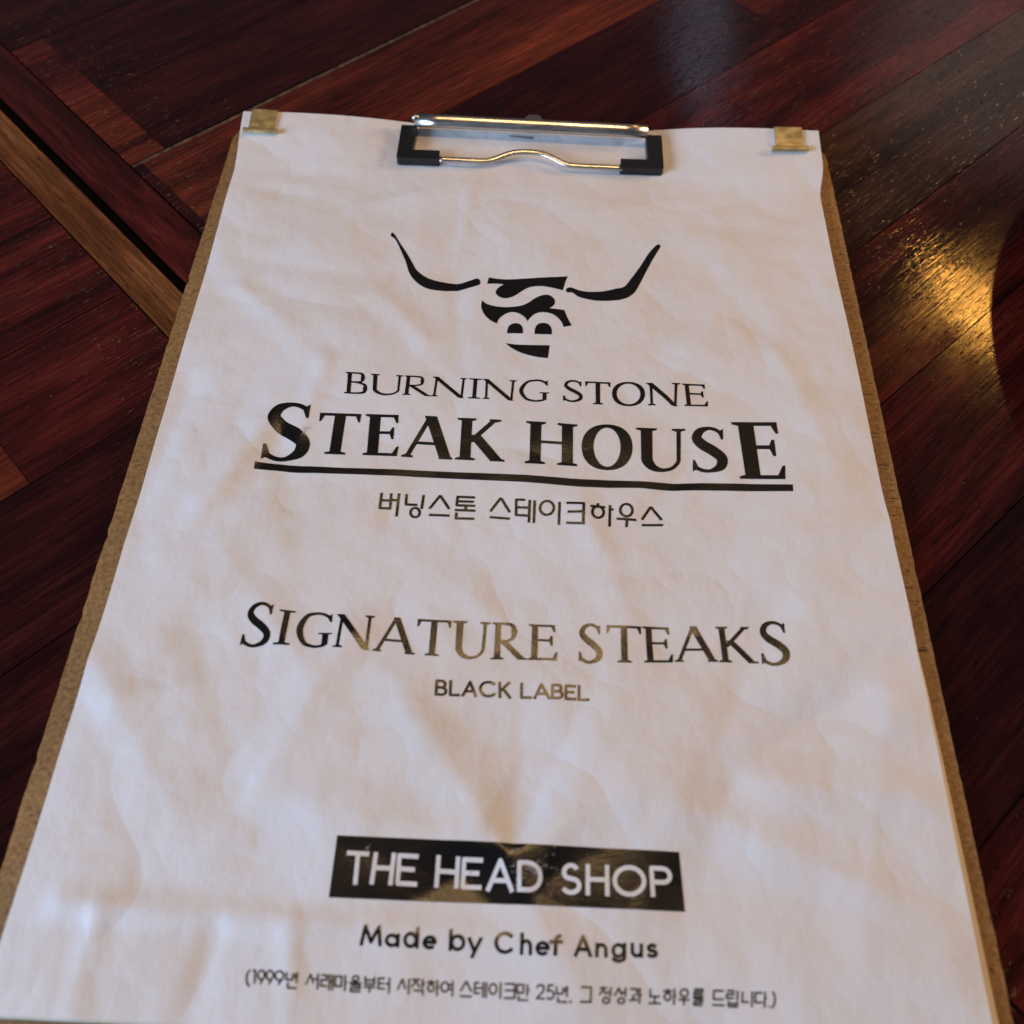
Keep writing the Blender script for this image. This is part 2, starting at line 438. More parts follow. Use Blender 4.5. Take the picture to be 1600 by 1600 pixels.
def build_sheet(name, mat, label, off=0.0, dx=0.0, dyb=0.0, nu=150, nv=212, cat='paper sheet', sag=0.0):
    verts = []; faces = []
    for j in range(nv + 1):
        v = j / nv
        for i in range(nu + 1):
            u = i / nu
            xg = -105 + 210 * u
            y = BOT - dyb + (top_y(xg) - BOT + dyb) * v
            x = edge_l(y) * (1 - u) + (edge_r(y) + dx * smooth01(20, -150, y)) * u
            z = height(x, y) - off - sag * smooth01(60, 105, abs(x)) * smooth01(0, -80, y)
            verts.append((x, y, max(z, BOARD_T + 0.15 + 0.05 * (1.2 - off))))
    for j in range(nv):
        for i in range(nu):
            a = j * (nu + 1) + i
            faces.append((a, a + 1, a + nu + 2, a + nu + 1))
    n = len(verts)
    # real thickness: a skirt 0.12 mm down round the rim and a back
    rim = [i for i in range(nu + 1)] + [j * (nu + 1) + nu for j in range(1, nv + 1)] + [nv * (nu + 1) + i for i in range(nu - 1, -1, -1)] + [j * (nu + 1) for j in range(nv - 1, 0, -1)]
    m_ = len(rim)
    for dz in (0.0, 0.12):
        for r in rim:
            x, y, z = verts[r]; verts.append((x, y, z - dz))
    for k in range(m_):
        k2 = (k + 1) % m_
        faces.append((n + k, n + m_ + k, n + m_ + k2, n + k2))
    root = mesh_obj(name, verts, faces, mat, None, True)
    root['label'] = label; root['category'] = cat
    return root
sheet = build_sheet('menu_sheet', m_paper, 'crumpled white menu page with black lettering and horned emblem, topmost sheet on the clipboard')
sheet2 = build_sheet('under_sheet', m_sheet_edge, 'cream sheet directly beneath the printed menu page, its edge showing at lower right', 0.45, 0.9, 0.3, 60, 90, 'paper sheet', 0.15)
sheet3 = build_sheet('under_sheet', m_sheet_edge, 'lowest cream sheet against the board, its edge showing furthest out at lower right', 0.85, 2.0, 0.5, 60, 90, 'paper sheet', 0.4)

# ------------------------------------------------------------------ printing
LIFT = 0.07
def ink_mesh(name, polys, lift=LIFT, mat=None, step=1.3):
    """union of polygons (mm on the page), filled, draped over the sheet"""
    vs = []; fs = []
    rj = random.Random(len(polys) * 7 + 1)
    polys = [[(x + rj.uniform(-.004, .004), y + rj.uniform(-.004, .004)) for x, y in p] for p in polys]
    for p in polys:
        ar = sum(p[i][0] * p[(i + 1) % len(p)][1] - p[(i + 1) % len(p)][0] * p[i][1] for i in range(len(p)))
        if abs(ar) < 1e-5: continue
        if ar < 0: p = p[::-1]
        if step:       # keep every outline edge short so that it follows the folds of the page
            d = []
            for i in range(len(p)):
                (xa, ya), (xb, yb) = p[i], p[(i + 1) % len(p)]; m_ = max(1, int(math.hypot(xb - xa, yb - ya) / 1.2))
                d += [(xa + (xb - xa) * k_ / m_, ya + (yb - ya) * k_ / m_) for k_ in range(m_)]
            p = d
        k = len(vs); vs += [Vector(q) for q in p]; fs.append(list(range(k, k + len(p))))
    x0 = min(v.x for v in vs); x1 = max(v.x for v in vs); y0 = min(v.y for v in vs); y1 = max(v.y for v in vs)
    if step:
        nx = int((x1 - x0) / step) + 1; ny = int((y1 - y0) / step) + 1
        for i in range(nx):
            for j in range(ny):
                vs.append(Vector((x0 + (i + .37 + .13 * (j % 2)) * step, y0 + (j + .41) * step)))
    r = delaunay_2d_cdt(vs, [], fs, 0, 1e-4, True)
    V = r[0]; F = [f_ for f_, src in zip(r[2], r[5]) if src]     # keep what lies inside any outline
    used = sorted({i for f_ in F for i in f_}); mp = {a: i for i, a in enumerate(used)}
    verts = [(V[i].x, V[i].y, height(V[i].x, V[i].y) + lift) for i in used]
    o = mesh_obj(name, verts, [[mp[i] for i in f_] for f_ in F], mat or m_ink, sheet, True)
    ns = []
    for x, y, z in verts:
        q = 0.6
        ns.append(Vector(((height(x - q, y) - height(x + q, y)) / (2 * q), (height(x, y - q) - height(x, y + q)) / (2 * q), 1)).normalized())
    o.data.normals_split_custom_set_from_vertices(ns)
    return o

def catmull(pts, n=6):
    out = []
    P = [pts[0]] + list(pts) + [pts[-1]]
    for i in range(1, len(P) - 2):
        p0, p1, p2, p3 = P[i - 1], P[i], P[i + 1], P[i + 2]
        for k in range(n):
            t = k / n
            out.append(tuple(0.5 * ((2 * b_) + (-a_ + c_) * t + (2 * a_ - 5 * b_ + 4 * c_ - d_) * t * t + (-a_ + 3 * b_ - 3 * c_ + d_) * t ** 3) for a_, b_, c_, d_ in zip(p0, p1, p2, p3)))
    out.append(tuple(pts[-1]))
    return out
def rounded_outline(pts):
    """closed outline: smooth between its sharp corners, corners kept"""
    n = len(pts); cs = []
    for i in range(n):
        a, b_, c = pts[i - 1], pts[i], pts[(i + 1) % n]
        t = math.atan2(c[1] - b_[1], c[0] - b_[0]) - math.atan2(b_[1] - a[1], b_[0] - a[0])
        t = abs((t + math.pi) % (2 * math.pi) - math.pi)
        if t > math.radians(52): cs.append(i)
    if len(cs) < 2: return catmull(list(pts) + [pts[0]], 4)[:-1]
    out = []
    for k, c in enumerate(cs):
        e = cs[(k + 1) % len(cs)]
        if e <= c: e += n
        run = [pts[i % n] for i in range(c, e + 1)]
        out += (catmull(run, 4) if len(run) > 2 else run)[:-1]
    return out
def vstroke(pts, closed=False):
    """pts (x, y, width) -> quads"""
    n = len(pts); L = []; R = []
    for i, (x, y, w) in enumerate(pts):
        a = pts[(i - 1) % n] if closed else pts[max(i - 1, 0)]
        b_ = pts[(i + 1) % n] if closed else pts[min(i + 1, n - 1)]
        dx, dy = b_[0] - a[0], b_[1] - a[1]; l = math.hypot(dx, dy) or 1
        nx, ny = -dy / l, dx / l
        L.append((x + nx * w / 2, y + ny * w / 2)); R.append((x - nx * w / 2, y - ny * w / 2))
    rng = range(n) if closed else range(n - 1)
    return [[L[i], R[i], R[(i + 1) % n], L[(i + 1) % n]] for i in rng]
def stroke(pts, w, caps=False):
    """plain polyline stroke of constant width with filled corners"""
    out = []
    for (x0, y0), (x1, y1) in zip(pts, pts[1:]):
        out += vstroke([(x0, y0, w), (x1, y1, w)])
    for (x, y) in pts[1:-1]:
        out.append([(x + w / 2 * math.cos(k * math.pi / 6), y + w / 2 * math.sin(k * math.pi / 6)) for k in range(12)])
    return out

def serif_glyph(ch, W, w, t):
    """Roman capital in a box W wide and 1 high; w main stem, t hairline"""
    e = 0.085; s = t * 0.62; P = []
    def stem(x, wd, y0=0.0, y1=1.0, bot=True, top=True, el=e, er=e):
        P.append([(x - wd / 2, y0), (x + wd / 2, y0), (x + wd / 2, y1), (x - wd / 2, y1)])
        for flag, yy, d in ((bot, y0, 1), (top, y1, -1)):
            if flag:
                P.append([(x - wd / 2 - el, yy), (x + wd / 2 + er, yy), (x + wd / 2 + er, yy + d * s), (x + wd / 2, yy + d * s * 1.7), (x - wd / 2, yy + d * s * 1.7), (x - wd / 2 - el, yy + d * s)])
    def diag(x0, y0, x1, y1, wd):
        hw = wd / 2 * math.hypot(x1 - x0, y1 - y0) / abs(y1 - y0)
        P.append([(x0 - hw, y0), (x0 + hw, y0), (x1 + hw, y1), (x1 - hw, y1)])
    def foot(x, y, l=0.10, d=1):
        P.append([(x - l, y), (x + l, y), (x + l, y + d * s), (x + l * .3, y + d * s * 1.8), (x - l * .3, y + d * s * 1.8), (x - l, y + d * s)])
    xs = e + w / 2
    if ch == 'I': stem(W / 2, w, el=W / 2 - w / 2, er=W / 2 - w / 2)
    elif ch == 'T':
        stem(W / 2, w, top=False, el=e * 1.15, er=e * 1.15)
        P.append([(0.02, 1 - t), (W - 0.02, 1 - t), (W, 1), (0, 1)])
        for sx in (0, 1):
            f = (lambda v: W - v) if sx else (lambda v: v)
            P.append([(f(0.0), 1), (f(0.10), 1 - t * .9), (f(0.045), 1 - 0.20), (f(0.0 + t * .1), 1 - 0.22)])
    elif ch == 'E':
        stem(xs, w, er=0)
        P.append([(xs, 1 - t), (W * .93, 1 - t), (W * .93, 1), (xs, 1)]); P.append([(W * .93, 1), (W * .80, 1 - t * .9), (W * .885, .80), (W * .94, .79)])
        P.append([(xs, 0), (W * .96, 0), (W * .96, t), (xs, t)]); P.append([(W * .965, 0), (W, .235), (W * .94, .225), (W * .82, t * .9)])
        P.append([(xs, .52), (W * .80, .52), (W * .80, .52 + t), (xs, .52 + t)]); P.append([(W * .78, .40), (W * .84, .40), (W * .84, .685), (W * .78, .685), (W * .72, .52 + t), (W * .72, .52)])
    elif ch == 'H':
        stem(xs, w); stem(W - xs, w); P.append([(xs, .485), (W - xs, .485), (W - xs, .485 + t), (xs, .485 + t)])
    elif ch == 'A':
        ap = W * .49
        diag(0.11, s * .5, ap, 1.0, t * 1.35); diag(W - .13, 0, ap, 1.0, w)
        P.append([(W * .26, .31), (W * .68, .31), (W * .68, .31 + t), (W * .28, .31 + t)])
        foot(0.11, 0, .11); foot(W - .13, 0, .13)
    elif ch == 'K':
        stem(xs, w); diag(xs + w * .35, .42, W * .80, 1.0, t * 1.5); foot(W * .80, 1, .12, -1)
        x0 = xs + (W * .80 - xs) * .22
        diag(W - .15, 0, x0 + .03, .60, w * .95); P.append([(W - .26, 0), (W, 0), (W, s), (W - .14, s * 1.8), (W - .26, s)])
    elif ch == 'N':
        xl = e + t; diag(W - e - t * 1.2, 0, e * .9 + t * .3, 1.0, w)
        stem(xl, t * 1.25, top=False, el=e * 1.05, er=e * 1.05)
        stem(W - xl, t * 1.25, bot=False, y0=-.02, el=e * 1.05, er=e * 1.05); P.append([(0, 1 - s), (e * 1.5 + t, 1 - s), (e * 1.5 + t, 1), (0, 1)])
    elif ch == 'U':
        r = xs - 0.0; xr = W - e - t * .6
        stem(xs, w, y0=.34, bot=False); stem(xr, t * 1.2, y0=.34, bot=False)
        P.extend(vstroke(catmull([(xs, .36, w), (xs + .012, .22, w * .98), (xs + (xr - xs) * .20, .08, w * .72), (xs + (xr - xs) * .48, .028, t * 1.25), (xs + (xr - xs) * .80, .085, t * 1.1), (xr - .008, .23, t * 1.15), (xr, .36, t * 1.2)])))
    elif ch in 'BR':
        stem(xs, w, er=0 if ch == 'B' else e)
        xr = W * (.86 if ch == 'B' else .74); ymid = .50 if ch == 'B' else .46
        xm = xs + (xr - xs) * .45
        P.extend(vstroke(catmull([(xs, 1 - t / 2, t), (xm, 1 - t / 2, t * 1.05), (xr - w * .75, .93, w * .62), (xr - w * .45, .755, w), (xr - w * .75, .585, w * .62), (xm, ymid + t / 2 + .01, t), (xs, ymid + t / 2 + .01, t)])))
        if ch == 'B':
            xr = W
            P.extend(vstroke(catmull([(xs, ymid + t / 2, t), (xm, ymid + t / 2, t), (xr - w * .75, ymid - .06, w * .62), (xr - w * .48, .265, w * 1.05), (xr - w * .80, .09, w * .68), (xm, t / 2, t), (xs, t / 2, t)])))
        else:
            diag(W - .13, 0, xs + w * .9, .50, w * .92); P.append([(W - .26, 0), (W, 0), (W, s), (W - .13, s * 1.8), (W - .24, s)])
    elif ch == 'O':
        n = 44; o_ = []; i_ = []
        for k in range(n):
            a = 2 * math.pi * k / n
            sq = 1.0 + 0.035 * math.sin(2 * a) ** 2
            o_.append((W / 2 + W / 2 * math.cos(a) * sq, .5 + .525 * math.sin(a) * sq))
            a2 = a + 0.0
            i_.append((W / 2 + (W / 2 - w * 1.03) * math.cos(a2), .5 + (.525 - t * 1.15) * math.sin(a2)))
        for k in range(n):
            P.append([o_[k], o_[(k + 1) % n], i_[(k + 1) % n], i_[k]])
    elif ch == 'G':
        c = [(.90 * W, .875, t * 1.3), (.72 * W, .965, t * 1.2), (.52 * W, .975, t * 1.2), (.27 * W, .88, w * .72), (.03 * W + w * .5, .50, w * 1.05), (.25 * W, .13, w * .75), (.52 * W, .018, t * 1.2), (.70 * W, .03, t * 1.2), (.84 * W, .07, t * 1.3)]
        P.extend(vstroke(catmull(c)))
        P.append([(.955 * W, .99), (.88 * W, .93), (.85 * W, .84), (.925 * W, .735), (.965 * W, .735)])
        x = W - e - w * .5; P.append([(x - w / 2, .05), (x + w / 2, .07), (x + w / 2, .42), (x - w / 2, .42)]); P.append([(x - w / 2 - e * 1.3, .42 - s), (x + w / 2 + e, .42 - s), (x + w / 2 + e, .42), (x - w / 2 - e * 1.3, .42)])
    elif ch == 'S':
        c = [(.88 * W, .885, t * 1.2), (.70 * W, .965, t * 1.15), (.49 * W, .985, t * 1.25), (.25 * W, .91, w * .75), (.16 * W, .755, w * .92), (.33 * W, .60, w * 1.02), (.62 * W, .465, w * 1.05), (.85 * W, .30, w * .98), (.80 * W, .12, w * .85), (.55 * W, .022, t * 1.3), (.33 * W, .02, t * 1.15), (.10 * W, .10, t * 1.3)]
        P.extend(vstroke(catmull(c)))
        P.append([(.955 * W, .985), (.86 * W, .94), (.80 * W, .88), (.875 * W, .735), (.93 * W, .735)])
        P.append([(.03 * W, .01), (.12 * W, .05), (.17 * W, .13), (.09 * W, .27), (.03 * W, .27)])
    return P

def qmap(q, u, v):
    """q = TL, TR, BR, BL; v = 0 at the baseline"""
    (ax, ay), (bx, by), (cx, cy), (dx, dy) = q
    return ((ax * (1 - u) + bx * u) * v + (dx * (1 - u) + cx * u) * (1 - v), (ay * (1 - u) + by * u) * v + (dy * (1 - u) + cy * u) * (1 - v))
def qsize(q):
    return (math.hypot(q[2][0] - q[3][0], q[2][1] - q[3][1]), math.hypot(q[0][0] - q[3][0], q[0][1] - q[3][1]))
def serif_line(name, line, w, t):
    for ch, q in line:
        W_, H_ = qsize(q); W = W_ / H_
        polys = [[qmap(q, x / W, y) for x, y in p] for p in serif_glyph(ch, W, w, t)]
        ink_mesh(name, polys)
# lettering and emblem laid out in millimetres on the flat sheet (x right, y up the page)
TITLE_SMALL = [('B',[(-53.13,26.0),(-46.06,25.86),(-45.66,17.53),(-52.48,17.8)]),('U',[(-45.21,25.56),(-35.29,25.5),(-35.15,17.52),(-44.5,17.66)]),('R',[(-34.75,25.53),(-26.84,25.44),(-26.11,17.76),(-34.81,17.87)]),('N',[(-26.09,25.54),(-15.53,25.17),(-15.7,17.54),(-26.38,17.88)]),('I',[(-15.04,25.2),(-11.09,25.05),(-11.12,17.37),(-15.01,17.44)]),('N',[(-10.82,25.06),(-0.25,24.97),(-0.64,17.28),(-10.64,17.39)]),('G',[(0.12,25.19),(9.39,25.45),(9.45,17.31),(0.16,17.19)]),('S',[(13.54,25.66),(19.52,25.68),(20.22,17.71),(13.58,17.65)]),('T',[(20.43,25.59),(28.19,25.63),(27.95,17.1),(20.64,16.93)]),('O',[(28.68,25.86),(38.76,26.23),(38.44,17.28),(28.53,16.92)]),('N',[(39.08,26.24),(49.74,26.43),(48.94,17.8),(39.13,17.45)]),('E',[(50.12,26.38),(57.5,26.61),(57.7,18.17),(50.43,18.01)])]
TITLE_LARGE = [('S',[(-74.17,12.71),(-61.13,13.02),(-59.37,-6.85),(-73.56,-7.36)]),('T',[(-58.57,10.12),(-46.2,10.2),(-46.06,-4.73),(-58.06,-4.82)]),('E',[(-44.9,10.27),(-34.36,10.13),(-33.66,-4.68),(-44.03,-4.63)]),('A',[(-32.92,10.4),(-17.67,10.23),(-17.98,-4.91),(-32.78,-4.77)]),('K',[(-17.39,10.05),(-3.39,9.89),(-2.81,-5.03),(-17.17,-4.81)]),('H',[(2.95,9.88),(18.12,9.14),(18.13,-5.67),(3.05,-5.18)]),('O',[(19.38,9.07),(34.46,9.49),(34.02,-6.06),(19.4,-6.4)]),('U',[(35.54,8.96),(50.14,9.48),(49.25,-5.74),(35.28,-6.3)]),('S',[(51.9,10.02),(61.82,10.38),(61.66,-5.21),(51.18,-5.53)]),('E',[(64.06,12.75),(78.45,13.27),(78.26,-6.94),(64.85,-7.35)])]
UNDERLINE = ([(-74.62,-8.21),(-61.03,-9.19),(-49.34,-9.42),(-34.69,-9.13),(3.18,-9.18),(18.29,-10.07),(27.33,-10.11),(35.37,-9.84),(45.9,-9.81),(65.5,-9.05),(79.66,-8.73)],[(-74.46,-10.63),(-60.65,-11.47),(-49.04,-11.51),(-34.45,-11.29),(3.26,-11.57),(18.3,-12.63),(27.29,-12.61),(35.3,-12.11),(45.77,-12.25),(65.27,-11.5),(79.48,-10.99)])
SIGNATURE = [('S',[(-67.65,-52.78),(-60.66,-52.67),(-59.93,-64.62),(-67.93,-64.64)]),('I',[(-59.17,-54.24),(-54.99,-54.46),(-54.92,-64.14),(-59.24,-63.99)]),('G',[(-54.54,-54.55),(-44.91,-54.62),(-44.44,-64.32),(-53.84,-64.4)]),('N',[(-44.07,-54.74),(-34.06,-54.91),(-33.83,-64.58),(-44.07,-64.3)]),('A',[(-33.83,-54.79),(-23.01,-55.07),(-22.98,-65.08),(-33.72,-64.68)]),('T',[(-23.1,-55.08),(-14.28,-55.14),(-14.31,-65.18),(-22.99,-64.98)]),('U',[(-13.81,-55.12),(-4.07,-55.45),(-4.47,-65.48),(-13.59,-65.4)]),('R',[(-3.6,-55.42),(4.76,-55.5),(5.66,-65.26),(-3.63,-65.44)]),('E',[(5.83,-55.4),(13.04,-55.33),(13.38,-65.21),(5.82,-65.26)]),('S',[(18.62,-54.82),(24.44,-54.7),(25.03,-65.12),(18.55,-65.27)]),('T',[(25.87,-54.9),(34.84,-54.69),(34.88,-64.62),(25.88,-64.94)]),('E',[(35.22,-54.57),(42.57,-54.33),(42.92,-64.06),(35.35,-64.5)]),('A',[(42.88,-53.96),(54.22,-53.44),(54.15,-63.45),(43.21,-63.9)]),('K',[(54.25,-53.59),(63.78,-53.15),(64.68,-63.07),(54.53,-63.43)]),('S',[(65.63,-51.35),(72.72,-51.29),(72.9,-63.29),(65.23,-63.54)])]
BLACK_LABEL = [('B',[(-17.06,-71.32),(-14.05,-71.38),(-13.8,-75.71),(-16.91,-75.66)]),('L',[(-13.59,-71.36),(-10.96,-71.38),(-10.65,-75.66),(-13.39,-75.69)]),('A',[(-10.46,-71.36),(-6.31,-71.32),(-6.27,-75.65),(-10.38,-75.65)]),('C',[(-6.22,-71.31),(-1.84,-71.31),(-1.62,-75.58),(-5.95,-75.68)]),('K',[(-1.37,-71.43),(1.99,-71.42),(2.25,-75.46),(-1.07,-75.56)]),('L',[(4.17,-71.32),(7.03,-71.29),(7.15,-75.33),(4.23,-75.37)]),('A',[(7.16,-71.28),(11.63,-71.18),(11.84,-75.21),(7.42,-75.32)]),('B',[(11.86,-71.22),(14.89,-71.18),(15.03,-75.21),(11.84,-75.26)]),('E',[(15.22,-71.26),(18.07,-71.22),(18.22,-75.21),(15.22,-75.25)]),('L',[(18.53,-71.2),(21.33,-71.17),(21.41,-75.25),(18.45,-75.29)])]
BOX = [(-36.27,-109.5),(41.63,-109.77),(42.38,-122.09),(-36.32,-122.53)]
HEAD_SHOP = [('T',[(-33.59,-112.61),(-28.45,-112.7),(-28.38,-119.73),(-33.31,-119.69)]),('H',[(-27.46,-112.76),(-22.4,-112.69),(-22.52,-119.47),(-27.71,-119.5)]),('E',[(-22.12,-112.73),(-17.27,-112.78),(-17.11,-119.49),(-21.93,-119.5)]),('H',[(-13.25,-112.76),(-7.85,-112.89),(-7.86,-119.49),(-13.31,-119.48)]),('E',[(-7.47,-112.92),(-2.68,-112.97),(-2.73,-119.57),(-7.43,-119.57)]),('A',[(-2.03,-112.94),(4.48,-112.92),(4.65,-119.84),(-1.86,-119.78)]),('D',[(5.03,-113.15),(10.62,-113.16),(10.94,-119.77),(5.18,-119.77)]),('S',[(14.95,-113.18),(19.28,-113.14),(19.56,-119.79),(14.77,-119.85)]),('H',[(20.42,-113.25),(25.72,-113.22),(25.73,-119.73),(20.41,-119.76)]),('O',[(26.48,-113.09),(34.0,-113.02),(33.92,-119.52),(26.37,-119.75)]),('P',[(34.7,-112.99),(39.73,-112.92),(40.05,-119.31),(34.88,-119.43)])]
CHEF = [('M',[(-28.28,-127.56),(-23.7,-127.65),(-23.48,-131.83),(-28.35,-131.8)]),('a',[(-23.0,-129.18),(-19.82,-129.19),(-19.69,-131.85),(-22.9,-131.89)]),('d',[(-19.09,-127.69),(-15.69,-127.69),(-15.54,-131.91),(-18.91,-131.91)]),('e',[(-14.76,-129.21),(-11.73,-129.22),(-11.71,-131.98),(-14.76,-131.97)]),('b',[(-9.14,-127.74),(-5.74,-127.74),(-5.45,-132.04),(-9.06,-132.05)]),('y',[(-5.27,-129.23),(-1.74,-129.22),(-1.92,-133.18),(-5.11,-133.22)]),('C',[(0.64,-127.8),(4.86,-127.76),(5.04,-132.1),(0.76,-132.24)]),('h',[(6.28,-127.84),(8.78,-127.83),(8.91,-132.17),(6.28,-132.19)]),('e',[(9.6,-129.35),(12.67,-129.31),(12.72,-132.1),(9.58,-132.23)]),('f',[(12.64,-127.81),(15.51,-127.78),(15.35,-131.99),(12.52,-132.11)]),('A',[(18.01,-127.67),(21.65,-127.66),(21.89,-131.94),(17.77,-132.03)]),('n',[(22.58,-129.13),(25.12,-129.11),(25.14,-131.9),(22.41,-131.97)]),('g',[(26.06,-128.98),(29.17,-128.94),(29.08,-132.79),(25.84,-132.84)]),('u',[(30.11,-128.81),(32.81,-128.83),(32.71,-131.63),(30.03,-131.69)]),('s',[(33.59,-128.75),(36.08,-128.69),(35.96,-131.58),(33.38,-131.6)])]
HANGUL_TITLE = [[(-36.92,-17.17),(-36.88,-22.16),(-34.03,-22.15),(-34.21,-17.17)],[(-36.91,-19.58),(-34.16,-19.58)],[(-32.05,-17.06),(-31.99,-24.61)],[(-34.18,-19.33),(-32.07,-19.35)],[(-29.88,-17.09),(-29.79,-20.51),(-26.56,-20.54)],[(-25.09,-17.18),(-25.25,-21.8)],[(-25.68,-22.94),(-25.7,-23.4),(-25.84,-23.83),(-26.09,-24.17),(-26.43,-24.4),(-26.82,-24.49),(-27.22,-24.43),(-27.59,-24.24),(-27.91,-23.93),(-28.13,-23.52),(-28.24,-23.06),(-28.22,-22.6),(-28.08,-22.18),(-27.83,-21.83),(-27.5,-21.6),(-27.11,-21.51),(-26.7,-21.56),(-26.32,-21.76),(-26.01,-22.08),(-25.79,-22.48),(-25.68,-22.94)],[(-20.38,-17.14),(-23.07,-21.57)],[(-20.38,-17.14),(-17.55,-21.43)],[(-23.05,-23.56),(-17.27,-23.54)],[(-10.61,-17.37),(-15.48,-17.35),(-15.55,-20.14),(-10.33,-20.08)],[(-15.43,-18.81),(-10.79,-18.78)],[(-13.01,-20.21),(-12.91,-21.65)],[(-15.97,-21.67),(-10.23,-21.64)],[(-15.43,-22.45),(-15.45,-24.32),(-10.38,-24.26)],[(-3.31,-17.15),(-6.04,-21.69)],[(-3.31,-17.15),(-0.57,-21.75)],[(-6.1,-23.5),(-0.48,-23.79)],[(3.58,-17.52),(1.03,-17.52),(1.18,-22.53),(4.44,-22.63)],[(1.13,-20.04),(4.84,-20.05)],[(4.87,-17.52),(4.83,-24.84)],[(6.23,-17.58),(6.22,-24.95)],[(11.67,-19.85),(11.58,-20.55),(11.32,-21.19),(10.9,-21.71),(10.37,-22.05),(9.78,-22.19),(9.18,-22.11),(8.64,-21.81),(8.2,-21.34),(7.91,-20.72),(7.8,-20.03),(7.88,-19.33),(8.14,-18.69),(8.55,-18.16),(9.09,-17.81),(9.68,-17.67),(10.29,-17.76),(10.83,-18.05),(11.27,-18.54),(11.56,-19.15),(11.67,-19.85)],[(13.25,-17.88),(13.14,-25.3)],[(15.14,-18.23),(19.99,-18.38),(19.83,-24.62)],[(15.49,-21.11),(19.89,-21.08)],[(15.15,-24.59),(20.31,-24.78)],[(23.98,-18.0),(23.97,-19.01)],[(21.82,-19.11),(26.01,-19.16)],[(25.56,-20.88),(25.48,-21.46),(25.25,-21.99),(24.89,-22.42),(24.44,-22.7),(23.94,-22.82),(23.45,-22.75),(23.0,-22.51),(22.65,-22.11),(22.43,-21.6),(22.35,-21.03),(22.43,-20.45),(22.66,-19.91),(23.02,-19.48),(23.47,-19.19),(23.97,-19.07),(24.47,-19.14),(24.92,-19.39),(25.27,-19.79),(25.49,-20.3),(25.56,-20.88)],[(27.37,-18.34),(27.1,-25.37)],[(27.35,-19.73),(28.32,-19.74)],[(33.63,-19.62),(33.53,-20.24),(33.27,-20.81),(32.88,-21.27),(32.39,-21.57),(31.86,-21.7),(31.34,-21.62),(30.86,-21.36),(30.5,-20.94),(30.26,-20.4),(30.19,-19.78),(30.29,-19.16),(30.55,-18.58),(30.94,-18.12),(31.43,-17.81),(31.96,-17.68),(32.49,-17.76),(32.97,-18.02),(33.34,-18.45),(33.56,-19.0),(33.63,-19.62)],[(29.12,-22.63),(34.67,-22.55)],[(32.0,-22.68),(31.83,-25.09)],[(38.9,-17.92),(36.22,-22.3)],[(38.9,-17.92),(41.72,-22.28)],[(36.16,-24.03),(42.01,-23.93)]]
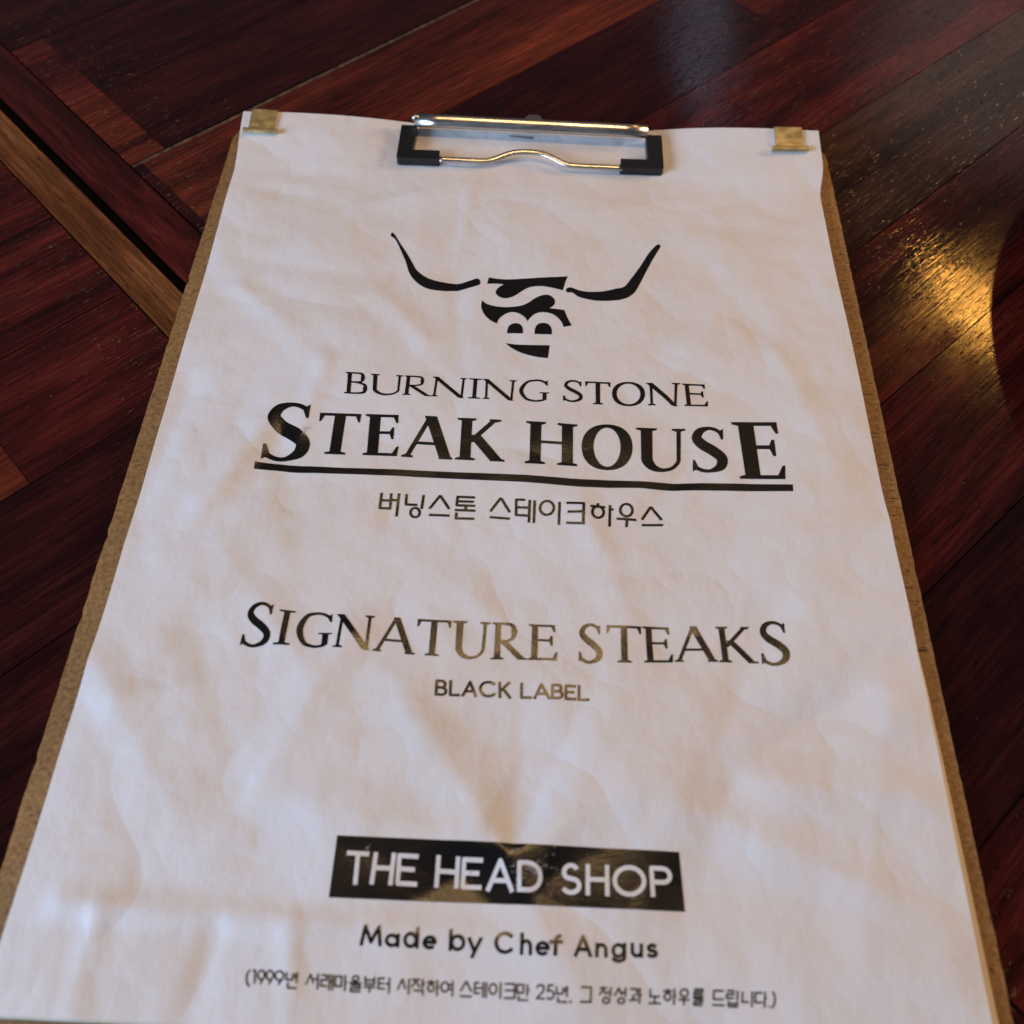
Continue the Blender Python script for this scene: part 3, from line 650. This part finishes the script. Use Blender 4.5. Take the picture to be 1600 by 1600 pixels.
HANGUL_SMALL = [('(',[(-51.81,-137.46),(-50.76,-137.43),(-50.27,-140.55),(-51.31,-140.57)]),('1',[(-50.46,-137.43),(-49.49,-137.42),(-49.1,-140.05),(-50.07,-140.06)]),('9',[(-49.19,-137.42),(-47.61,-137.4),(-47.24,-140.03),(-48.8,-140.04)]),('9',[(-47.39,-137.4),(-45.74,-137.39),(-45.37,-140.02),(-47.01,-140.02)]),('9',[(-45.51,-137.4),(-43.48,-137.42),(-43.13,-140.05),(-45.15,-140.02)]),('년',[(-43.18,-137.43),(-40.47,-137.46),(-40.08,-140.47),(-42.77,-140.44)]),('서',[(-38.85,-137.48),(-36.22,-137.51),(-35.87,-140.52),(-38.48,-140.49)]),('래',[(-35.66,-137.52),(-33.11,-137.53),(-32.78,-140.55),(-35.31,-140.53)]),('마',[(-32.66,-137.54),(-30.11,-137.56),(-29.81,-140.57),(-32.34,-140.55)]),('을',[(-29.66,-137.56),(-27.04,-137.58),(-26.76,-140.59),(-29.36,-140.57)]),('부',[(-26.59,-137.58),(-24.04,-137.6),(-23.79,-140.61),(-26.31,-140.59)]),('터',[(-23.48,-137.6),(-21.04,-137.62),(-20.82,-140.63),(-23.23,-140.61)]),('시',[(-19.36,-137.63),(-16.85,-137.64),(-16.66,-140.65),(-19.15,-140.64)]),('작',[(-16.37,-137.65),(-13.56,-137.64),(-13.4,-140.65),(-16.18,-140.65)]),('하',[(-13.19,-137.64),(-10.58,-137.64),(-10.43,-140.65),(-13.03,-140.65)]),('여',[(-10.2,-137.64),(-7.59,-137.64),(-7.47,-140.64),(-10.06,-140.65)]),('스',[(-6.17,-137.64),(-3.56,-137.62),(-3.48,-140.63),(-6.07,-140.64)]),('테',[(-3.04,-137.62),(-0.5,-137.6),(-0.44,-140.6),(-2.96,-140.62)]),('이',[(0.06,-137.59),(2.56,-137.57),(2.59,-140.57),(0.11,-140.6)]),('크',[(3.23,-137.56),(5.65,-137.49),(5.65,-140.49),(3.25,-140.57)]),('만',[(5.98,-137.67),(8.58,-137.63),(8.57,-140.63),(5.98,-140.67)]),('2',[(10.07,-137.63),(11.82,-137.63),(11.77,-140.25),(10.03,-140.24)]),('5',[(12.12,-137.63),(13.87,-137.64),(13.8,-140.25),(12.07,-140.25)]),('년',[(14.09,-137.64),(16.77,-137.63),(16.69,-140.63),(14.03,-140.64)]),(',',[(17.07,-137.62),(17.59,-137.61),(17.5,-140.61),(16.99,-140.62)]),('그',[(19.3,-137.58),(21.8,-137.54),(21.67,-140.54),(19.2,-140.58)]),('정',[(23.4,-137.51),(25.89,-137.46),(25.73,-140.46),(23.26,-140.51)]),('성',[(26.63,-137.45),(29.05,-137.39),(28.86,-140.39),(26.47,-140.45)]),('과',[(29.72,-137.37),(32.32,-137.31),(32.11,-140.31),(29.53,-140.38)]),('노',[(33.81,-137.27),(36.42,-137.21),(36.17,-140.21),(33.59,-140.28)]),('하',[(36.86,-137.2),(39.65,-137.15),(39.38,-140.15),(36.61,-140.2)]),('우',[(40.13,-137.14),(42.51,-137.1),(42.22,-140.1),(39.86,-140.14)]),('를',[(43.18,-137.09),(45.49,-137.04),(45.17,-140.05),(42.88,-140.09)]),('드',[(47.35,-137.01),(49.95,-137.0),(49.59,-140.0),(47.01,-140.01)]),('립',[(50.32,-136.99),(52.84,-136.99),(52.46,-139.99),(49.96,-140.0)]),('니',[(53.51,-136.98),(55.81,-136.98),(55.4,-139.98),(53.12,-139.99)]),('다',[(56.37,-136.98),(58.78,-136.9),(58.35,-139.9),(55.96,-139.98)]),('.',[(59.16,-136.88),(59.6,-136.86),(59.17,-139.86),(58.72,-139.88)]),(')',[(59.83,-136.85),(60.72,-136.81),(60.26,-139.92),(59.38,-139.95)])]
LOGO = [[(-46.11,87.43),(-45.67,88.1),(-44.65,87.04),(-42.57,83.3),(-40.08,79.08),(-37.33,73.88),(-35.78,70.89),(-33.35,68.41),(-30.07,66.6),(-26.26,65.76),(-21.91,65.73),(-18.26,66.86),(-15.53,68.04),(-14.57,67.66),(-14.04,66.14),(-14.72,65.08),(-18.05,63.8),(-21.68,62.59),(-25.95,61.95),(-30.31,62.32),(-33.54,63.85),(-36.29,66.53),(-38.19,69.89),(-39.58,74.21),(-42.12,80.32),(-44.21,84.76),(-45.86,86.33)],[(14.1,63.6),(14.58,64.64),(15.94,64.97),(18.42,63.82),(21.5,63.31),(26.44,63.81),(30.16,64.85),(33.27,65.86),(35.53,69.4),(39.18,76.12),(41.92,82.04),(44.64,86.26),(45.63,86.95),(46.24,86.34),(45.86,84.96),(43.76,80.35),(40.97,73.58),(37.92,66.1),(36.28,63.06),(34.08,61.02),(30.68,59.59),(26.39,59.37),(22.11,59.81),(18.43,60.88),(16.27,62.7),(14.73,62.62)],[(-11.39,68.69),(-7.74,68.01),(-3.37,67.98),(4.7,68.83),(14.78,70.05),(13.94,67.42),(13.18,63.55),(10.38,64.42),(6.04,65.13),(2.34,64.52),(-0.08,62.87),(-2.46,60.64),(-4.87,59.51),(-7.03,59.82),(-8.51,61.17),(-8.71,62.59),(-7.87,64.33),(-6.26,65.69),(-8.26,65.93),(-11.85,65.83)],[(-13.09,58.42),(-11.47,56.84),(-8.36,55.76),(-4.69,55.45),(-0.45,56.17),(1.95,57.53),(4.33,59.73),(6.75,61.11),(8.9,61.06),(10.47,59.22),(10.51,57.14),(9.62,55.86),(8.84,55.24),(13.71,54.67),(14.83,51.23),(16.18,48.08),(13.55,47.31),(13.05,49.13),(11.51,51.47),(9.37,52.98),(6.33,53.4),(3.93,52.3),(2.48,50.2),(2.03,49.37),(1.25,50.94),(-0.62,52.63),(-3.08,53.32),(-5.45,52.22),(-7.17,50.11),(-7.68,48.23),(-9.85,49.57),(-11.8,51.9),(-13.08,55.11)],[(-4.18,44.03),(-4.24,45.45),(-3.84,47.06),(-2.86,48.15),(-1.07,48.41),(0.17,47.43),(0.64,46.1),(0.77,44.12)],[(4.47,43.91),(4.48,45.89),(4.97,47.51),(5.97,48.52),(7.64,48.69),(8.98,47.88),(9.8,46.16),(9.9,43.95)],[(-4.58,39.77),(0.17,39.24),(9.33,39.39),(8.85,34.15),(5.62,34.44),(1.48,35.61),(-2.13,37.57)]]
serif_line('printed_letter', TITLE_SMALL, 0.150, 0.070)
serif_line('printed_letter', TITLE_LARGE, 0.215, 0.066)
serif_line('printed_letter', SIGNATURE, 0.160, 0.064)
ut, ub = UNDERLINE
ink_mesh('underline', [[ut[i], ub[i], ub[i + 1], ut[i + 1]] for i in range(len(ut) - 1)])
for pl in LOGO:
    ink_mesh('emblem_piece', [rounded_outline(pl)])

def arc(cx, cy, rx, ry, a0, a1, n=14):
    return [(cx + rx * math.cos(math.radians(a0 + (a1 - a0) * k / n)), cy + ry * math.sin(math.radians(a0 + (a1 - a0) * k / n))) for k in range(n + 1)]
SANS = {  # centre lines in a unit box
    'T': [[(0, 1), (1, 1)], [(.5, 1), (.5, 0)]], 'H': [[(0, 1), (0, 0)], [(1, 1), (1, 0)], [(0, .52), (1, .52)]],
    'E': [[(1, 1), (0, 1), (0, 0), (1, 0)], [(0, .52), (.95, .52)]], 'A': [[(0, 0), (.5, 1), (1, 0)], [(.17, .30), (.83, .30)]],
    'D': [[(0, 0), (0, 1), (.42, 1)] + arc(.42, .5, .58, .5, 90, -90)[1:] + [(0, 0)]],
    'S': [arc(.5, .745, .44, .255, 25, 250, 12)[:-1] + [(.5, .50)] + arc(.5, .26, .50, .26, 75, -155, 14)[1:]],
    'O': [arc(.5, .5, .5, .5, 0, 360, 32)], 'P': [[(0, 0), (0, 1), (.5, 1)] + arc(.6, .735, .40, .265, 90, -90)[1:] + [(0, .47)]],
    'B': [[(0, 0), (0, 1), (.5, 1)] + arc(.6, .76, .30, .24, 90, -90)[1:] + [(0, .52)], [(.5, .52)] + arc(.62, .26, .38, .26, 90, -90) + [(0, 0)]],
    'L': [[(0, 1), (0, 0), (1, 0)]], 'C': [arc(.55, .5, .55, .5, 36, 324, 24)],
    'K': [[(0, 1), (0, 0)], [(.95, 1), (.05, .42)], [(.30, .58), (1, 0)]],
    'M': [[(0, 0), (.12, 1), (.5, .12), (.88, 1), (1, 0)]],
    'a': [arc(.48, .5, .48, .5, 0, 360, 24), [(1, 1), (1, 0)]],
    'd': [arc(.46, .36, .46, .36, 0, 360, 24), [(1, 1), (1, 0)]],
    'b': [arc(.54, .36, .46, .36, 0, 360, 24), [(0, 1), (0, 0)]],
    'e': [[(0, .52), (1, .52)] + arc(.5, .5, .5, .5, 0, 318, 24)],
    'y': [[(0, 1), (.48, .30)], [(1, 1), (.28, 0)]], 'h': [[(0, 1), (0, 0)], [(0, .38)] + arc(.5, .38, .5, .27, 180, 0) + [(1, 0)]],
    'f': [[(1, .98), (.74, .98), (.5, .86), (.46, .72), (.46, 0)], [(0, .66), (1, .66)]],
    'n': [[(0, 1), (0, 0)], [(0, .55)] + arc(.5, .55, .5, .45, 180, 0) + [(1, 0)]],
    'g': [arc(.47, .64, .47, .36, 0, 360, 24), [(1, 1), (1, .22)] + arc(.5, .22, .5, .22, 0, -165)],
    'u': [[(0, 1), (0, .45)] + arc(.5, .45, .5, .45, 180, 360) , [(1, 1), (1, 0)]],
}
SANS['s'] = SANS['S']
def sans_glyph(ch, q, w):
    W_, H_ = qsize(q); iu = w / 2 / W_; iv = w / 2 / H_
    polys = []
    for st in SANS[ch]:
        pts = []
        for k, (u, v) in enumerate(st):
            end = k in (0, len(st) - 1)
            uu = iu + u * (1 - 2 * iu)
            vv = iv + v * (1 - 2 * iv)
            # straight stems and arms run to the full height of the letter
            if end and v in (0, 1) and abs(st[1 if k == 0 else -2][1] - v) > .3: vv = v
            if end and u in (0, 1) and abs(st[1 if k == 0 else -2][0] - u) > .3 and abs(st[1 if k == 0 else -2][1] - v) < .05: uu = u
            pts.append(qmap(q, uu, vv))
        closed = len(pts) > 3 and math.hypot(pts[0][0] - pts[-1][0], pts[0][1] - pts[-1][1]) < 1e-3
        if len(pts) > 16 and closed: polys += vstroke([(x, y, w) for x, y in pts[:-1]], True)
        else: polys += stroke(pts, w)
    return polys
def sans_line(name, line, w, lift=LIFT, mat=None):
    for ch, q in line: ink_mesh(name, sans_glyph(ch, q, w), lift, mat)
sans_line('printed_letter', BLACK_LABEL, 0.70)
tl, tr, br, bl = BOX
ink_mesh('title_box', [[tl, bl, br, tr]])
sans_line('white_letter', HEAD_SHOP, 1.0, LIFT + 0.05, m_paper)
sans_line('printed_letter', CHEF, 0.73)

polys = []
syll = []
for st in HANGUL_TITLE:
    syll.append(vstroke([(x, y, .76) for x, y in st[:-1]], True) if len(st) == 21 else stroke(st, .76))
for a, b_ in ((0, 4), (4, 7), (7, 10), (10, 15), (15, 18), (18, 22), (22, 24), (24, 27), (27, 32), (32, 35), (35, 38)):
    ink_mesh('printed_syllable', [p for s_ in syll[a:b_] for p in s_])

def ci(cx, cy, r, ry=None): return arc(cx, cy, r, ry or r, 0, 360, 14)
HG = {  # strokes of each character in a unit box, y up
    '(': [[(.9, 1), (.3, .72), (.3, .28), (.9, 0)]], ')': [[(.1, 1), (.7, .72), (.7, .28), (.1, 0)]],
    '1': [[(.2, .97), (.75, .97), (.72, 0)]], '9': [ci(.5, .66, .46, .33), [(.93, .56), (.40, 0)]],
    '2': [[(.05, .74), (.18, .94), (.5, 1), (.85, .9), (.9, .68), (.75, .5), (.05, .02), (1, .02)]],
    '5': [[(.9, 1), (.28, 1), (.15, .55), (.45, .64), (.8, .56), (.95, .33), (.8, .08), (.45, 0), (.08, .12)]],
    '년': [[(.08, .95), (.08, .50), (.62, .50)], [(.9, 1), (.9, .30)], [(.5, .83), (.9, .83)], [(.5, .66), (.9, .66)], [(.2, .32), (.2, 0), (.95, 0)]],
    '서': [[(.35, .95), (.0, .25)], [(.35, .95), (.6, .35)], [(.95, 1), (.95, 0)], [(.6, .65), (.95, .65)]],
    '래': [[(.0, .92), (.45, .92), (.45, .62), (.0, .62), (.0, .25), (.50, .25)], [(.68, 1), (.68, 0)], [(.95, 1), (.95, 0)], [(.68, .55), (.95, .55)]],
    '마': [[(.0, .9), (.52, .9), (.52, .28), (.0, .28), (.0, .9)], [(.82, 1), (.82, 0)], [(.82, .55), (1, .55)]],
    '을': [ci(.5, .82, .25, .16), [(.0, .55), (1, .55)], [(.1, .40), (.88, .40), (.88, .22), (.12, .22), (.12, .02), (.92, .02)]],
    '부': [[(.12, 1), (.12, .52), (.88, .52), (.88, 1)], [(.12, .76), (.88, .76)], [(.0, .33), (1, .33)], [(.5, .33), (.5, 0)]],
    '터': [[(.55, .92), (.0, .92), (.0, .28), (.58, .28)], [(.0, .6), (.5, .6)], [(.95, 1), (.95, 0)], [(.62, .6), (.95, .6)]],
    '시': [[(.38, .95), (.0, .25)], [(.38, .95), (.68, .32)], [(.95, 1), (.95, 0)]],
    '작': [[(.0, .95), (.62, .95)], [(.34, .95), (.0, .46)], [(.34, .8), (.62, .48)], [(.82, 1), (.82, .40)], [(.82, .70), (1, .70)], [(.15, .28), (.86, .28), (.86, 0)]],
    '하': [[(.35, 1), (.35, .86)], [(.0, .83), (.68, .83)], ci(.35, .48, .25, .22), [(.85, 1), (.85, 0)], [(.85, .55), (1, .55)]],
    '여': [ci(.32, .58, .30, .30), [(.95, 1), (.95, 0)], [(.6, .72), (.95, .72)], [(.6, .46), (.95, .46)]],
    '스': [[(.5, 1), (.05, .35)], [(.5, 1), (.95, .35)], [(.0, .06), (1, .06)]],
    '테': [[(.42, .92), (.0, .92), (.0, .28), (.45, .28)], [(.0, .6), (.7, .6)], [(.70, 1), (.70, 0)], [(.96, 1), (.96, 0)]],
    '이': [ci(.32, .58, .31, .32), [(.95, 1), (.95, 0)]], '크': [[(.02, .92), (.92, .92), (.92, .05)], [(.05, .52), (.92, .52)], [(.0, .04), (1, .04)]],
    '만': [[(.0, .95), (.5, .95), (.5, .45), (.0, .45), (.0, .95)], [(.82, 1), (.82, .25)], [(.82, .62), (1, .62)], [(.12, .28), (.12, 0), (.9, 0)]],
    ',': [[(.5, .12), (.4, .0), (.2, -.08)]], '.': [[(.4, .02), (.4, .12)]],
    '그': [[(.05, .95), (.9, .95), (.9, .08)], [(.0, .05), (1, .05)]],
    '정': [[(.0, .95), (.62, .95)], [(.34, .95), (.0, .50)], [(.34, .8), (.60, .50)], [(.92, 1), (.92, .40)], [(.64, .68), (.92, .68)], ci(.58, .17, .30, .16)],
    '성': [[(.34, .98), (.0, .48)], [(.34, .98), (.60, .50)], [(.92, 1), (.92, .40)], [(.60, .68), (.92, .68)], ci(.58, .17, .30, .16)],
    '과': [[(.05, .92), (.62, .92), (.60, .48)], [(.32, .58), (.32, .24)], [(.0, .22), (.70, .26)], [(.84, 1), (.84, 0)], [(.84, .55), (1, .55)]],
    '노': [[(.12, .95), (.12, .48), (.92, .48)], [(.5, .48), (.5, .08)], [(.0, .06), (1, .06)]],
    '우': [ci(.5, .74, .34, .24), [(.0, .34), (1, .34)], [(.5, .34), (.5, 0)]],
    '를': [[(.1, 1), (.88, 1), (.88, .84), (.12, .84), (.12, .67), (.92, .67)], [(.0, .51), (1, .51)], [(.1, .37), (.88, .37), (.88, .20), (.12, .20), (.12, .02), (.92, .02)]],
    '드': [[(.9, .95), (.1, .95), (.1, .42), (.92, .42)], [(.0, .06), (1, .06)]],
    '립': [[(.0, .98), (.56, .98), (.56, .76), (.0, .76), (.0, .52), (.62, .52)], [(.9, 1), (.9, .42)], [(.18, .36), (.18, 0), (.9, 0), (.9, .36)], [(.18, .18), (.9, .18)]],
    '니': [[(.05, .95), (.05, .32), (.65, .32)], [(.95, 1), (.95, 0)]],
    '다': [[(.58, .92), (.0, .92), (.0, .32), (.62, .32)], [(.82, 1), (.82, 0)], [(.82, .58), (1, .58)]],
}
for ch, q in HANGUL_SMALL:
    ps = []
    for st in HG[ch]:
        ps += stroke([qmap(q, u, v) for u, v in st], 0.36)
    ink_mesh('printed_syllable', ps, LIFT, None, 1.3)

# worn, cracked toner where the folds cross the title box
random.seed(3)
cr = []
for k in range(90):
    a = random.gauss(0, 1); x = 8 + random.gauss(0, 3.0); y = -115 + (x - 8) * random.choice([.8, -.9, .1]) + random.gauss(0, .5)
    L = random.uniform(.2, .9); th = random.choice([.9, -1.2, .3]) + random.uniform(-.4, .4)
    cr += vstroke([(x, y, .05), (x + L * math.cos(th), y + L * math.sin(th), random.uniform(.04, .12))])
for (x, y, dx, dy) in ((-62.5, 4.5, .6, -4), (-62.0, 3.5, 1.3, 1.0), (-29, -112, 0, 0)):
    for k in range(7):
        cr += vstroke([(x + random.gauss(0, .3), y + random.gauss(0, .6), .06), (x + dx + random.gauss(0, .3), y + dy * random.uniform(.3, 1) + .01, .05)])
o = ink_mesh('worn_toner_flecks', cr, LIFT + 0.09, m_crack, 0); o['kind'] = 'stuff'

# ------------------------------------------------------------------ board clip
ZC = 1.0
# chrome rail: a rolled tube with a folded plate below it
def rail(name, prof, x0, x1, skew, bev):
    bm = bmesh.new(); n = len(prof)
    xs_ = [x0 + (x1 - x0) * k / 10 for k in range(11)]
    rings = [[bm.verts.new((x, y - skew * (x - x0) / (x1 - x0), z)) for y, z in prof] for x in xs_]
    for a_, b_ in zip(rings, rings[1:]):
        for i in range(n):
            j = (i + 1) % n; bm.faces.new((a_[i], a_[j], b_[j], b_[i]))
    bm.faces.new(rings[0][::-1]); bm.faces.new(rings[-1])
    bm_obj(name, bm, m_chrome, board_thing, not bev, (0, 0, 0), bev, 2)
# bright upper flange, tilted towards the page, and the folded lower flange
rail('rolled_rail', [(141.2, 3.0), (141.35, 3.9), (141.8, 4.8), (142.5, 5.45), (143.3, 5.85), (144.2, 6.05), (145.0, 5.9), (145.5, 5.2), (145.2, 4.2), (143.2, 3.0)], -43.0, 43.2, 2.0, 0)
rail('clip_plate', [(143.6, 3.0), (144.0, 3.4), (145.6, 3.4), (145.8, 0.2), (145.0, 0.1), (144.6, 1.6)], -42.0, 42.6, 1.8, 0.2)
bm = bmesh.new()   # open end of the hinge pin
tube(bm, [(-43.9, 143.6, 5.1), (-41.8, 143.6, 5.1)], 0.95, 0.95, 16)
bm_obj('hinge_pin', bm, m_chrome, board_thing, True)
bm = bmesh.new()   # small lifting tab behind the rail
prism(bm, [(-3.0, 143.6), (5.0, 143.4), (3.2, 146.8), (-0.6, 147.0)], 4.6, 5.6)
bm_obj('lever_tab', bm, m_chrome, board_thing, False, (0, 0, 0), 0.3, 2)
# black plastic corner sleeves
def corner(mir, xo, y0, y1):
    pts = [(0, y1), (5.8, y1), (5.6, y0 + 4.8), (15.4, y0 + 4.8), (15.6, y0 + .3), (15.0, y0), (0.8, y0), (0, y0 + .8)]
    pts = [(xo + mir * x, y) for x, y in pts]
    if mir < 0: pts = pts[::-1]
    bm = bmesh.new(); prism(bm, pts, -0.5, 2.6)
    bm_obj('corner_sleeve', bm, m_rubber, board_thing, False, (0, 0, 0), 0.7, 3)
corner(1, -48.0, 123.9, 142.6)
corner(-1, 48.7, 123.0, 141.8)
bm = bmesh.new()
path = catmull([(x_, y_ + 2.5, z_) for x_, y_, z_ in [(-33, 122.9, 1.4), (-24, 122.8, 1.4), (-16.5, 122.7, 1.4), (-13, 123.4, 1.7), (-7, 126.4, 2.2), (-2.5, 127.4, 2.3), (3, 127.2, 2.3), (7.5, 125.6, 2.2), (13, 122.6, 1.6), (17, 121.9, 1.4), (25, 121.8, 1.4), (34, 121.6, 1.4)]], 4)
tube(bm, path, 1.25, 0.8, 8)
bm_obj('wire_bail', bm, m_chrome, board_thing, True)

# ------------------------------------------------------------------ brass corner clips on the page
def sheet_clip(x0, x1, lab):
    xc = (x0 + x1) / 2; yt = top_y(xc)
    def hz(y): return height(xc, min(y, yt))
    t = thing('corner_clip', lab, 'paper clip', (xc, yt, hz(yt)), 'brass corner clips on the page')
    z = [hz(v) for v in (yt, yt - 3, yt - 6, yt - 9)]
    prof = [(yt - 9.2, z[3] + .35), (yt - 6, z[2] + .55), (yt - 3, z[1] + .6), (yt - .2, z[0] + .55), (yt + .7, z[0] + .2), (yt + .9, z[0] - .5), (yt + .6, z[0] - 1.3), (yt - 3, z[1] - 1.5), (yt - 8, z[3] - 1.6)]
    hw = (x1 - x0) / 2 - 1.6
    verts = []; faces = []
    for i, (y, zz) in enumerate(prof):
        for s_ in (-1, 1):
            sl = height(xc + s_ * hw, min(y, yt)) - height(xc, min(y, yt))
            verts.append((xc + s_ * hw, y, zz + sl))
    for i in range(len(prof) - 1): faces.append((2 * i, 2 * i + 1, 2 * i + 3, 2 * i + 2))
    o = mesh_obj('clip_tab', verts, faces, m_brass, t)
    sol = o.modifiers.new('thickness', 'SOLIDIFY'); sol.thickness = 0.4 * MM; sol.offset = 1
    bv = o.modifiers.new('bevel', 'BEVEL'); bv.width = 0.12 * MM; bv.segments = 2
    bm = bmesh.new()
    zl = height(x0, yt - 10.4); zr = height(x1, yt - 10.4)
    tube(bm, [(x0, yt - 10.4, zl + 1.0), (x1, yt - 10.4, zr + 1.0)], 1.15, 0.8, 12)
    bm_obj('clip_lip', bm, m_brass, t, False)
sheet_clip(-105.4, -92.8, 'left of two small dull brass clips folded over the top of the menu page')
sheet_clip(88.6, 101.6, 'right of two small brass clips, shiny along its fold, over the menu page')

# staple through the sheets inside the clip
bm = bmesh.new()
tube(bm, [(-8.2, 142.1, height(-8, 142) + .1), (-7.8, 142.1, height(-8, 142) + 0.35), (0.3, 141.5, 0.35 + height(1, 142)), (0.7, 141.5, 0.1 + height(1, 142))], 0.42, 0.3, 8)
o = bm_obj('staple', bm, m_staple, None, True); o['label'] = 'small grey staple through the top of the menu page, framed by the clip'; o['category'] = 'staple'

# ------------------------------------------------------------------ dark plate just past the right edge; its rim shades the varnish
pl = thing('dark_plate', 'dark round stoneware plate standing on the table just past the right edge', 'plate', (320, 56, TABLE_Z))
prof = [(0, 0.4), (88, 0.4), (92, 0.4), (100, 5), (136, 20), (150, 24.0), (151.2, 25.0), (150, 26.2), (134, 23), (98, 9), (88, 5), (0, 4.4)]
verts = []; faces = []; n = 128
for r, z in prof:
    for k in range(n):
        a = 2 * math.pi * k / n; verts.append((r * math.cos(a), r * math.sin(a), z))
for i in range(len(prof) - 1):
    for k in range(n):
        faces.append((i * n + k, i * n + (k + 1) % n, (i + 1) * n + (k + 1) % n, (i + 1) * n + k))
o = mesh_obj('plate_body', verts, faces, m_plate, None, True)
o.parent = pl; o.location = (0, 0, 0)
